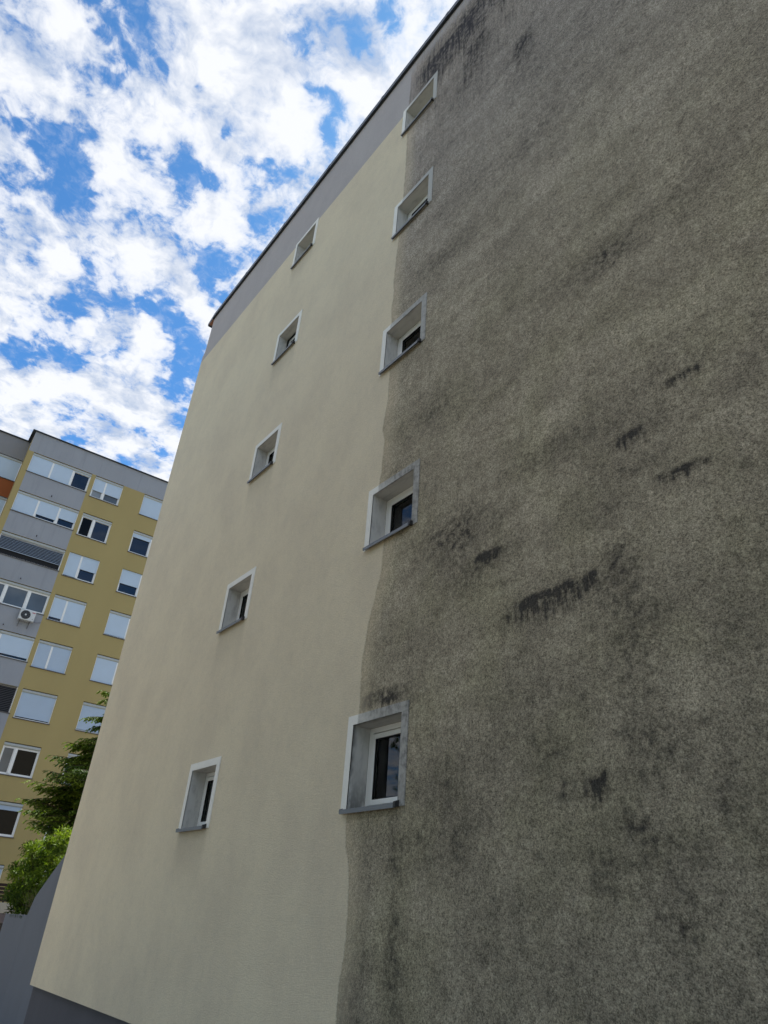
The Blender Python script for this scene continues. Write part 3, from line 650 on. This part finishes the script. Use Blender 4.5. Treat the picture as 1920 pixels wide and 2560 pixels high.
for cname, (s0, s1, H) in COLS.items():
    for k in range(NS):
        sp = dict(SPEC.get((cname, k), dict(cells=[(0, .5, .9, 'b'), (.5, 1, .9, 'b')])))
        if sp.get('mat') == 'c': sp['mat'] = M_SHUT2
        far_window('window', s0, s1, BAND - ST * k, H, sp['cells'], sp.get('kind', 'box'), 0.0, sp.get('mat'), sp.get('label'), sp.get('boxes', 1))
for k in range(NS):
    far_window('window', -6.4, 1.325, BAND - ST * k, 1.62, [(0, .3, 1, 'd'), (.3, .66, 1, 'd'), (.66, 1, 1, 'd')], 'box', WD, None, None)
# overflow spouts under each loggia
for k in range(1, 8):
    mb = MB(); z = BAND - ST * k + 0.27
    mb.tube([F2(3.5, 0.02, z), F2(3.5, -0.16, z - 0.02), F2(3.47, -0.24, z - 0.03)], 0.022)
    build('overflow_spout', mb, M_ACB, far)

# ---------------------------------------------------------------- air conditioners
def air_con(s0, s1, z0, z1, label, pipe=True):
    t = empty('air_conditioner', tuple(F2((s0 + s1) / 2, -0.25, z0)), label, 'air conditioner')
    mb = MB(F2); mb.box(s0, s1, -0.42, -0.12, z0, z1); c = build('casing', mb, M_ACW, t, bevel=0.015)
    r = (z1 - z0) * 0.43; cu = s0 + r + 0.06; cz = (z0 + z1) / 2
    mb = MB(F2); mb.disc(cu, cz, -0.432, -0.421, r * 1.0, 28); build('fan_recess', mb, M_ACB, t)
    mb = MB(F2)
    for q in range(5):
        rr = r * (0.25 + 0.18 * q)
        ring = [F2(cu + rr * math.cos(a * math.pi / 12), -0.438, cz + rr * math.sin(a * math.pi / 12)) for a in range(25)]
        mb.tube(ring, 0.004, 4)
    for q in range(8):
        a = q * math.pi / 4; mb.tube([F2(cu, -0.440, cz), F2(cu + r * math.cos(a), -0.440, cz + r * math.sin(a))], 0.004, 4)
    build('grille', mb, M_STEEL, t)
    mb = MB(F2); mb.disc(cu, cz, -0.452, -0.436, 0.05, 14); build('hub', mb, M_ACW, t)
    mb = MB(F2); mb.box(cu + r + 0.05, s1 - 0.03, -0.427, -0.4205, z1 - 0.12, z1 - 0.07); build('badge', mb, M_RED, t)
    mb = MB(F2); mb.box(s1 - 0.12, s1 - 0.07, -0.427, -0.4205, z0 + 0.10, z0 + 0.13); build('plate', mb, M_STEEL, t)
    for u in (s0 + 0.12, s1 - 0.18):
        mb = MB(F2); mb.box(u, u + 0.03, -0.44, -0.001, z0 - 0.035, z0 - 0.002); mb.box(u, u + 0.03, -0.03, -0.001, z0 - 0.34, z0 - 0.036)
        mb.tube([F2(u + .015, -0.40, z0 - 0.02), F2(u + .015, -0.02, z0 - 0.32)], 0.012, 4); build('bracket', mb, M_STEEL, t)
    if pipe:
        mb = MB(); mb.tube([F2(s1, -0.25, z0 + 0.1), F2(s1 + .12, -0.2, z0 + 0.05), F2(s1 + .28, -0.1, z0 + 0.12), F2(s1 + .42, -0.02, z0 + 0.2), F2(s1 + .45, 0.02, z0 + 0.2)], 0.02); build('hose', mb, M_STEEL, t)
        mb = MB(); mb.tube([F2(s0 + .3, -0.3, z0), F2(s0 + .42, -0.3, z0 - .12), F2(s0 + .30, -0.32, z0 - .26), F2(s0 + .05, -0.3, z0 - .30)], 0.014); build('drain_tube', mb, M_STEEL, t)
    return t
air_con(4.06, 4.88, 15.33, 15.92, 'white outdoor unit with black fan under the curtained loggia window')
air_con(3.75, 4.75, 9.50, 10.18, 'white outdoor unit under the dark slatted loggia, cut by the picture edge', False)

# ---------------------------------------------------------------- stair wall at the foot of the near block
sw = [(-14.79, 2.78), (-15.17, 2.42), (-15.73, 2.12), (-16.40, 1.735), (-16.60, 1.43), (-18.36, 1.41), (-18.40, 0.0), (-14.79, 0.0)]
mb = MB(); mb.v = [Vector((x, 4.135, z)) for x, z in sw] + [Vector((x, 4.36, z)) for x, z in sw]; k = len(sw)
# split at the joint, so the front is two panels with a groove
def slab(pts, y0, y1):
    m_ = MB(); k = len(pts); m_.v = [Vector((x, y0, z)) for x, z in pts] + [Vector((x, y1, z)) for x, z in pts]
    m_.f = [tuple(range(k)), tuple(range(2 * k - 1, k - 1, -1))] + [(i, i + k, (i + 1) % k + k, (i + 1) % k) for i in range(k)]; m_.mi = [0] * len(m_.f); return m_
sw_e = empty('stair_wall', (-16.5, 4.25, 0), 'blue-grey rendered stair wall with sloping top beside the near block', 'wall')
build('wall_panel', slab([(-14.79, 2.78), (-15.17, 2.42), (-15.73, 2.12), (-16.40, 1.735), (-16.588, 1.43), (-16.588, -.52), (-14.79, -.52)], 4.135, 4.36), M_CONC, sw_e, bevel=0.006)
build('wall_panel', slab([(-16.60, 1.425), (-18.36, 1.405), (-18.40, -.52), (-16.60, -.52)], 4.137, 4.36), M_CONC, sw_e, bevel=0.006)
# planting bed behind it
mb = MB(); mb.box(-22.6, -15.0, 4.40, 7.5, -0.52, 1.15); o = build('planting_bed', mb, simple('soil', (0.05, 0.04, 0.03), 0.95, 0.1, 0.3)); o['kind'] = 'structure'
# terrace wall and slat fence further off
mb = MB(); mb.box(-30.2, -30.0, 4.6, 9.0, -0.52, 1.28); lo = MB(); lo.box(-30.2, -29.99, 4.6, 9.0, 1.2805, 1.60)
tw = empty('terrace_wall', (-30.1, 6.8, 0), 'low pale terrace wall under the dark slat fence', 'wall')
build('wall_base', mb, M_TERRD, tw); build('wall_panel', lo, M_TERR, tw, bevel=0.01)
fe = empty('slat_fence', (-30.1, 6.8, 1.6), 'dark brown horizontal slat fence on the terrace wall', 'fence')
for q in range(5):
    mb = MB(); mb.box(-30.08, -30.05, 4.7, 8.9, 1.63 + q * 0.115, 1.63 + q * 0.115 + 0.092); build('slat', mb, M_SLAT, fe)
for yy in (4.8, 6.55, 7.7, 8.8):
    mb = MB(); mb.box(-30.13, -30.081, yy, yy + 0.05, 1.6005, 2.2); build('post', mb, M_SLAT, fe)

# ---------------------------------------------------------------- plants
def leaf_material(name, cols, trans):
    m = bpy.data.materials.new(name); m.use_nodes = True; nt = m.node_tree; b = nt.nodes['Principled BSDF']; g = G(nt)
    at = g.n('ShaderNodeAttribute', attribute_name='tone'); f = at.outputs['Fac']
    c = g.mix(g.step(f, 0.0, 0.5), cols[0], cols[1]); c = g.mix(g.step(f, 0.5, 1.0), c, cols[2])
    g.put(b.inputs['Base Color'], c); b.inputs['Roughness'].default_value = 0.62; b.inputs['Specular IOR Level'].default_value = 0.18
    tr = g.n('ShaderNodeBsdfTranslucent'); g.put(tr.inputs[0], g.mix(1.0, c, (1.5, 1.7, 0.5), 'MULTIPLY'))
    mx = g.n('ShaderNodeMixShader'); mx.inputs[0].default_value = trans; g.put(mx.inputs[1], b.outputs[0]); g.put(mx.inputs[2], tr.outputs[0])
    nt.links.new(mx.outputs[0], nt.nodes['Material Output'].inputs[0]); return m
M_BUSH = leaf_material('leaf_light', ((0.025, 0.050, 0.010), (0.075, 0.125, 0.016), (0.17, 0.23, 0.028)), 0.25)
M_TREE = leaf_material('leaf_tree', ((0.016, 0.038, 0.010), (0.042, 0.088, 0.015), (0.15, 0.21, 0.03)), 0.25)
M_BARK = simple('bark', (0.05, 0.04, 0.03), 0.9, 0.1, 0.3)
def add_leaf(V, Fc, T, p, dirn, up, L, Wd, tone, fold=0.25):
    side = dirn.cross(up)
    if side.length < 1e-4: side = dirn.orthogonal()
    side.normalize(); nup = side.cross(dirn).normalized()
    i = len(V)
    mid = p + dirn * L * 0.45; q = side * Wd * 0.5 + nup * Wd * fold
    q2 = -side * Wd * 0.5 + nup * Wd * fold
    tip = p + dirn * L - nup * L * 0.12
    V += [p, mid + q, tip, mid + q2, mid]
    Fc += [(i, i + 4, i + 1), (i + 4, i + 2, i + 1), (i, i + 3, i + 4), (i + 4, i + 3, i + 2)]
    T += [tone] * 5
def leaves_obj(name, V, Fc, T, mat, parent):
    base = Vector(root_loc(parent)); me = bpy.data.meshes.new(name); me.from_pydata([tuple(v - base) for v in V], [], Fc)
    a = me.attributes.new('tone', 'FLOAT', 'POINT'); a.data.foreach_set('value', T); me.materials.append(mat)
    me.polygons.foreach_set('use_smooth', [False] * len(me.polygons)); me.update()
    o = bpy.data.objects.new(name, me); C.objects.link(o); o.parent = parent; return o
def rv(): 
    while True:
        v = Vector((rnd.uniform(-1, 1), rnd.uniform(-1, 1), rnd.uniform(-1, 1)))
        if 0.05 < v.length < 1: return v
BUSH= [(-20.18, 4.79, 2.85), (-17.62, 4.52, 2.8), (-20.02, 4.8, 2.21), (-18.73, 4.59, 2.06), (-20.29, 4.95, 1.57), (-17.8, 4.53, 2.23), (-18.73, 4.82, 3.02), (-18.64, 4.87, 2.44), (-21.09, 4.82, 2.01), (-19.9, 4.75, 1.82), (-18.88, 4.88, 2.71), (-16.2, 4.41, 2.27), (-16.76, 4.59, 2.34), (-19.71, 4.93, 2.42), (-18.79, 4.68, 2.72), (-19.94, 4.58, 1.79), (-19.28, 4.52, 1.63), (-19.38, 4.55, 1.44), (-16.83, 4.39, 2.01), (-21.08, 4.78, 2.16), (-18.31, 4.4, 2.04), (-19.67, 4.81, 2.76), (-18.68, 4.4, 2.22), (-16.68, 4.46, 2.54), (-19.1, 4.63, 2.48), (-19.13, 4.43, 2.08), (-18.6, 4.41, 2.0), (-20.15, 4.94, 1.89), (-20.07, 4.92, 1.96), (-20.98, 4.75, 2.8), (-17.31, 4.79, 2.61), (-19.24, 4.46, 1.92), (-18.8, 4.4, 2.58), (-17.43, 4.52, 2.48), (-19.02, 4.66, 1.78), (-18.86, 4.81, 1.76), (-17.53, 4.64, 2.1), (-18.1, 4.59, 2.1), (-17.56, 4.42, 2.71), (-17.8, 4.48, 1.94), (-19.16, 4.62, 2.32), (-18.34, 4.53, 2.55), (-16.99, 4.62, 2.63), (-19.67, 4.73, 1.97), (-17.46, 4.53, 1.88), (-19.63, 4.93, 2.06), (-20.57, 4.69, 1.71), (-18.0, 4.93, 2.85), (-17.08, 4.65, 2.9), (-21.24, 4.71, 1.77), (-20.11, 4.94, 2.38), (-19.17, 4.59, 2.59), (-17.89, 4.79, 2.42), (-20.2, 4.82, 1.66), (-19.15, 4.51, 2.47), (-20.79, 4.59, 2.24), (-18.36, 4.59, 2.45), (-18.84, 4.45, 2.68), (-19.51, 4.55, 2.34), (-20.26, 4.54, 1.68), (-19.2, 4.83, 2.57), (-19.44, 4.93, 1.89), (-19.61, 4.38, 1.83), (-20.08, 4.75, 2.43), (-20.35, 4.75, 1.83), (-18.13, 4.54, 1.61), (-18.07, 4.85, 2.8), (-20.7, 4.61, 2.33), (-17.49, 4.42, 2.77), (-19.44, 4.41, 2.2), (-18.03, 4.77, 2.33), (-18.51, 4.93, 3.01), (-20.48, 4.7, 2.58), (-19.19, 4.93, 2.43), (-16.86, 4.5, 2.82), (-17.28, 4.5, 2.16), (-20.54, 4.87, 2.35), (-18.26, 4.57, 1.68), (-17.1, 4.77, 2.75), (-20.39, 4.72, 2.3), (-19.22, 4.61, 1.44), (-19.13, 4.79, 2.31), (-18.24, 4.77, 2.72), (-19.74, 4.94, 1.49), (-18.48, 4.89, 2.23), (-18.08, 4.78, 2.54), (-19.46, 4.58, 1.56), (-18.9, 4.73, 2.64), (-17.54, 4.53, 1.96), (-19.33, 4.91, 1.59), (-17.69, 4.75, 2.48), (-18.34, 4.48, 2.12), (-18.58, 4.84, 2.28), (-20.85, 4.82, 1.54), (-21.73, 4.93, 2.36), (-20.34, 4.94, 1.46), (-17.3, 4.66, 2.26), (-16.68, 4.46, 2.63), (-20.02, 4.46, 2.14), (-18.89, 4.39, 2.72), (-17.14, 4.47, 2.54), (-19.27, 4.8, 2.2), (-18.87, 4.38, 1.72), (-18.06, 4.64, 2.74), (-18.75, 4.76, 2.68), (-18.12, 4.49, 1.46), (-18.2, 4.73, 2.11), (-20.53, 4.76, 2.23), (-19.14, 4.69, 2.41), (-17.73, 4.39, 1.98)]
TIPS= [(-21.79, 4.44, 4.03), (-22.72, 4.78, 3.86), (-22.83, 5.02, 3.87), (-21.34, 5.0, 3.62), (-21.38, 4.44, 4.45), (-21.25, 4.77, 4.75), (-22.72, 5.09, 5.39), (-22.34, 5.33, 5.76), (-22.55, 5.69, 6.61), (-22.31, 5.87, 7.43), (-22.66, 5.39, 3.48), (-21.93, 5.6, 5.87), (-21.45, 5.24, 4.82), (-21.17, 5.69, 3.87), (-21.45, 5.52, 4.32), (-22.04, 5.88, 7.09), (-22.25, 5.86, 6.28), (-22.31, 5.26, 5.14), (-21.78, 5.23, 4.24), (-21.68, 5.73, 3.41), (-22.26, 5.03, 3.98), (-21.79, 5.08, 4.43)]

bush = empty('laurel_bush', (-18.0, 4.8, 1.15), 'bright yellow-green bush spilling over the sloping stair wall', 'bush')
V, Fc, T = [], [], []; st = MB()
core = Vector((-18.2, 5.0, 1.2))
for cx, cy, cz in BUSH:
    c = Vector((cx, cy, cz)); tone0 = rnd.uniform(0.0, 0.9) * min(1, 0.5 + (cz - 1.3) * 0.6)  # lower clumps get darker leaves: shade put into the tone
    r0 = Vector((cx * 0.75 + core.x * 0.25, cy + 0.45, 1.12))
    pts = [r0, r0.lerp(c, 0.5) + Vector((rnd.uniform(-.1, .1), rnd.uniform(-.05, .1), 0.12)), c]
    st.tube(pts, 0.014, 5, 0.004)
    for tw in range(8):
        d = rv().normalized(); d.z = abs(d.z) * 0.9 + 0.15; d.normalize(); L = rnd.uniform(0.10, 0.24)
        p0 = c + rv() * 0.10
        for q in range(9):
            t = q / 8; p = p0 + d * L * t + Vector((0, 0, -0.05 * t * t)); ang = q * 2.4
            sd = d.orthogonal().normalized(); sd.rotate(Quaternion(d, ang))
            dn = (d * 0.6 + sd * 0.9 + Vector((0, 0, 0.12 - 0.3 * t))).normalized()
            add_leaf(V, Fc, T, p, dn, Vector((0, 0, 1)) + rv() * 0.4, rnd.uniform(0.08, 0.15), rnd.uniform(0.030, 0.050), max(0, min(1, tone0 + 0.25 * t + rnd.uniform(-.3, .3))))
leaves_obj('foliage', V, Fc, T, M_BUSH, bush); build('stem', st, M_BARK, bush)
# dry trailing stems that reach over the top of the bush
mb = MB(); 
for a in (((-17.9, 4.6, 2.8), (-17.95, 4.55, 3.0), (-17.7, 4.55, 3.1)), ((-18.8, 4.6, 2.7), (-18.4, 4.6, 2.95), (-17.9, 4.6, 2.97)), ((-19.6, 4.5, 2.0), (-19.9, 4.5, 2.2), (-20.6, 4.5, 2.05)), ((-17.3, 4.5, 2.8), (-17.2, 4.5, 3.1), (-16.8, 4.5, 3.2))):
    mb.tube([Vector(p) for p in a], 0.008, 5, 0.003)
build('twig', mb, simple('dry_stem', (0.30, 0.27, 0.18), 0.8, 0.2), bush)
# weeds at the wall top
we = empty('ivy_shoots', (-17.5, 4.3, 1.4), 'dark shoots and pale stems hanging over the level top of the stair wall', 'plant')
V, Fc, T = [], [], []; st = MB()
for q in range(70):
    x = rnd.uniform(-18.2, -16.7); p = Vector((x, 4.40 + rnd.uniform(0, .2), 1.42)); d = Vector((rnd.uniform(-.3, .3), -0.1, 1)).normalized()
    h = rnd.uniform(.15, .5); st.tube([p, p + d * h * .6, p + d * h + Vector((rnd.uniform(-.1, .1), -.1, 0))], 0.006, 4, 0.002)
    for k in range(8): add_leaf(V, Fc, T, p + d * h * (k + 1) / 9, (rv() + Vector((0, -.2, .1))).normalized(), Vector((0, 0, 1)), rnd.uniform(.05, .10), .02, rnd.uniform(0, .6))
for q in range(9):
    x = rnd.uniform(-17.9, -16.9)
    for k in range(3): add_leaf(V, Fc, T, Vector((x + k * .02, 4.13, 1.42 - k * 0.015)), Vector((rnd.uniform(-.5, .5), -.3, -.7)).normalized(), Vector((0, -1, 0)), .05, .015, .2)
leaves_obj('foliage', V, Fc, T, M_TREE, we); build('stem', st, simple('pale_stem', (0.20, 0.19, 0.10), 0.8, 0.2), we)

tree = empty('elm_tree', (-22.4, 8.3, 1.1), 'dark green tree with drooping feathery branches showing past the corner of the near block', 'tree')
tr = MB(); tp = [Vector((-22.4, 8.3, 1.0)), Vector((-22.35, 8.2, 2.6)), Vector((-22.5, 8.3, 4.4)), Vector((-22.3, 8.4, 6.4)), Vector((-22.4, 8.3, 8.2))]
tr.tube(tp, 0.16, 10, 0.05)
V, Fc, T = [], [], []; br = MB()
targets = [Vector(t_) for t_ in TIPS]
for q in range(46):
    a = rnd.uniform(0, 2 * math.pi); z = rnd.uniform(3.0, 8.8); rr = rnd.uniform(1.2, 2.4) * (1 - 0.35 * max(0, z - 5) / 4)
    t_ = Vector((-22.4 + rr * math.cos(a), 8.4 + rr * math.sin(a) * 0.9, z))
    if t_.y > 6.6: targets.append(t_)
targets += [t_ + Vector((rnd.uniform(-.5, .5), rnd.uniform(.15, .7), rnd.uniform(-.35, .1))) for t_ in targets[:22] for _ in range(4)]
for tip in targets:
    zr = max(1.9, tip.z - rnd.uniform(0.5, 1.1)); base = Vector((-22.4, 8.3, zr)); n = 22
    ctrl = base.lerp(tip, 0.5) + Vector((rnd.uniform(-.3, .3), rnd.uniform(-.2, .2), rnd.uniform(.4, 1.0)))
    pts = [base * (1 - t) ** 2 + ctrl * 2 * t * (1 - t) + tip * t * t for t in [k / n for k in range(n + 1)]]
    br.tube(pts, 0.035, 5, 0.005)
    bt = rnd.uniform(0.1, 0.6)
    for k in range(3, n + 1):
        t = k / n; p = pts[k]; d = (pts[k] - pts[k - 1]).normalized()
        side = d.cross(Vector((0, 0, 1))).normalized()
        for sgn in (-1, 1, 0.3):
            if k == n and sgn != -1: continue
            L = (0.62 * (1 - t) + 0.12) * rnd.uniform(0.6, 1.1)
            dd = (d * 0.75 + side * sgn * rnd.uniform(0.5, 0.9) + Vector((0, 0, rnd.uniform(-.25, .12)))).normalized()
            if k == n: dd = d
            m_ = max(4, int(L / 0.038)); pp = [p + dd * L * j / m_ + Vector((0, 0, -0.55 * L * (j / m_) ** 2)) + rv() * 0.012 for j in range(m_ + 1)]
            br.tube([pp[0], pp[m_ // 2], pp[-1]], 0.006, 4, 0.002)
            s2 = dd.cross(Vector((0, 0, 1))).normalized()
            for j in range(1, m_ + 1):
                for s3 in (-1, 1):
                    ld = (dd * 0.7 + s2 * s3 * 0.8 + rv() * 0.45 + Vector((0, 0, -0.30))).normalized()
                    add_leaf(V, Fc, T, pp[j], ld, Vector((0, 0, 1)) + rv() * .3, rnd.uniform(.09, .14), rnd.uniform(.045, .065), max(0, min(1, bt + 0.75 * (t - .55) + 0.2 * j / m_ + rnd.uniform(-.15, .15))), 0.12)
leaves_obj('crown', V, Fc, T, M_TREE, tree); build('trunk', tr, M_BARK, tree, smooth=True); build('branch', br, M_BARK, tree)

# ---------------------------------------------------------------- unseen trees added behind the viewer to shade the lower wall; panes mirror them
for q, (tx, ty, th, tr_) in enumerate(((-16.5, -8.8, 12.5, 3.9), (-9.5, -8.0, 13.5, 4.1), (-2.5, -8.8, 12.0, 4.0), (4.5, -8.0, 13.5, 4.0), (11.0, -8.8, 12.5, 3.9))):
    tt = empty('added_shade_tree', (tx, ty, 0), ('first', 'second', 'third', 'fourth', 'fifth')[q] + ' round-crowned tree from the left in the unseen row added to shade the wall', 'tree', 'added shade trees')
    mb = MB(); mb.tube([Vector((tx, ty, -.52)), Vector((tx + .1, ty, 2.5)), Vector((tx, ty + .1, th * .75))], 0.22, 9, 0.07); build('trunk', mb, M_BARK, tt)
    V, Fc, T = [], [], []
    for k in range(170):
        d = rv(); c = Vector((tx + d.x * tr_, ty + d.y * tr_, th * 0.58 + d.z * th * 0.40)); tn = rnd.uniform(.1, .7)
        for j in range(26):
            add_leaf(V, Fc, T, c + rv() * 0.75, rv().normalized(), rv(), rnd.uniform(.22, .36), rnd.uniform(.14, .22), max(0, min(1, tn + rnd.uniform(-.2, .2))))
    leaves_obj('crown', V, Fc, T, M_TREE, tt)
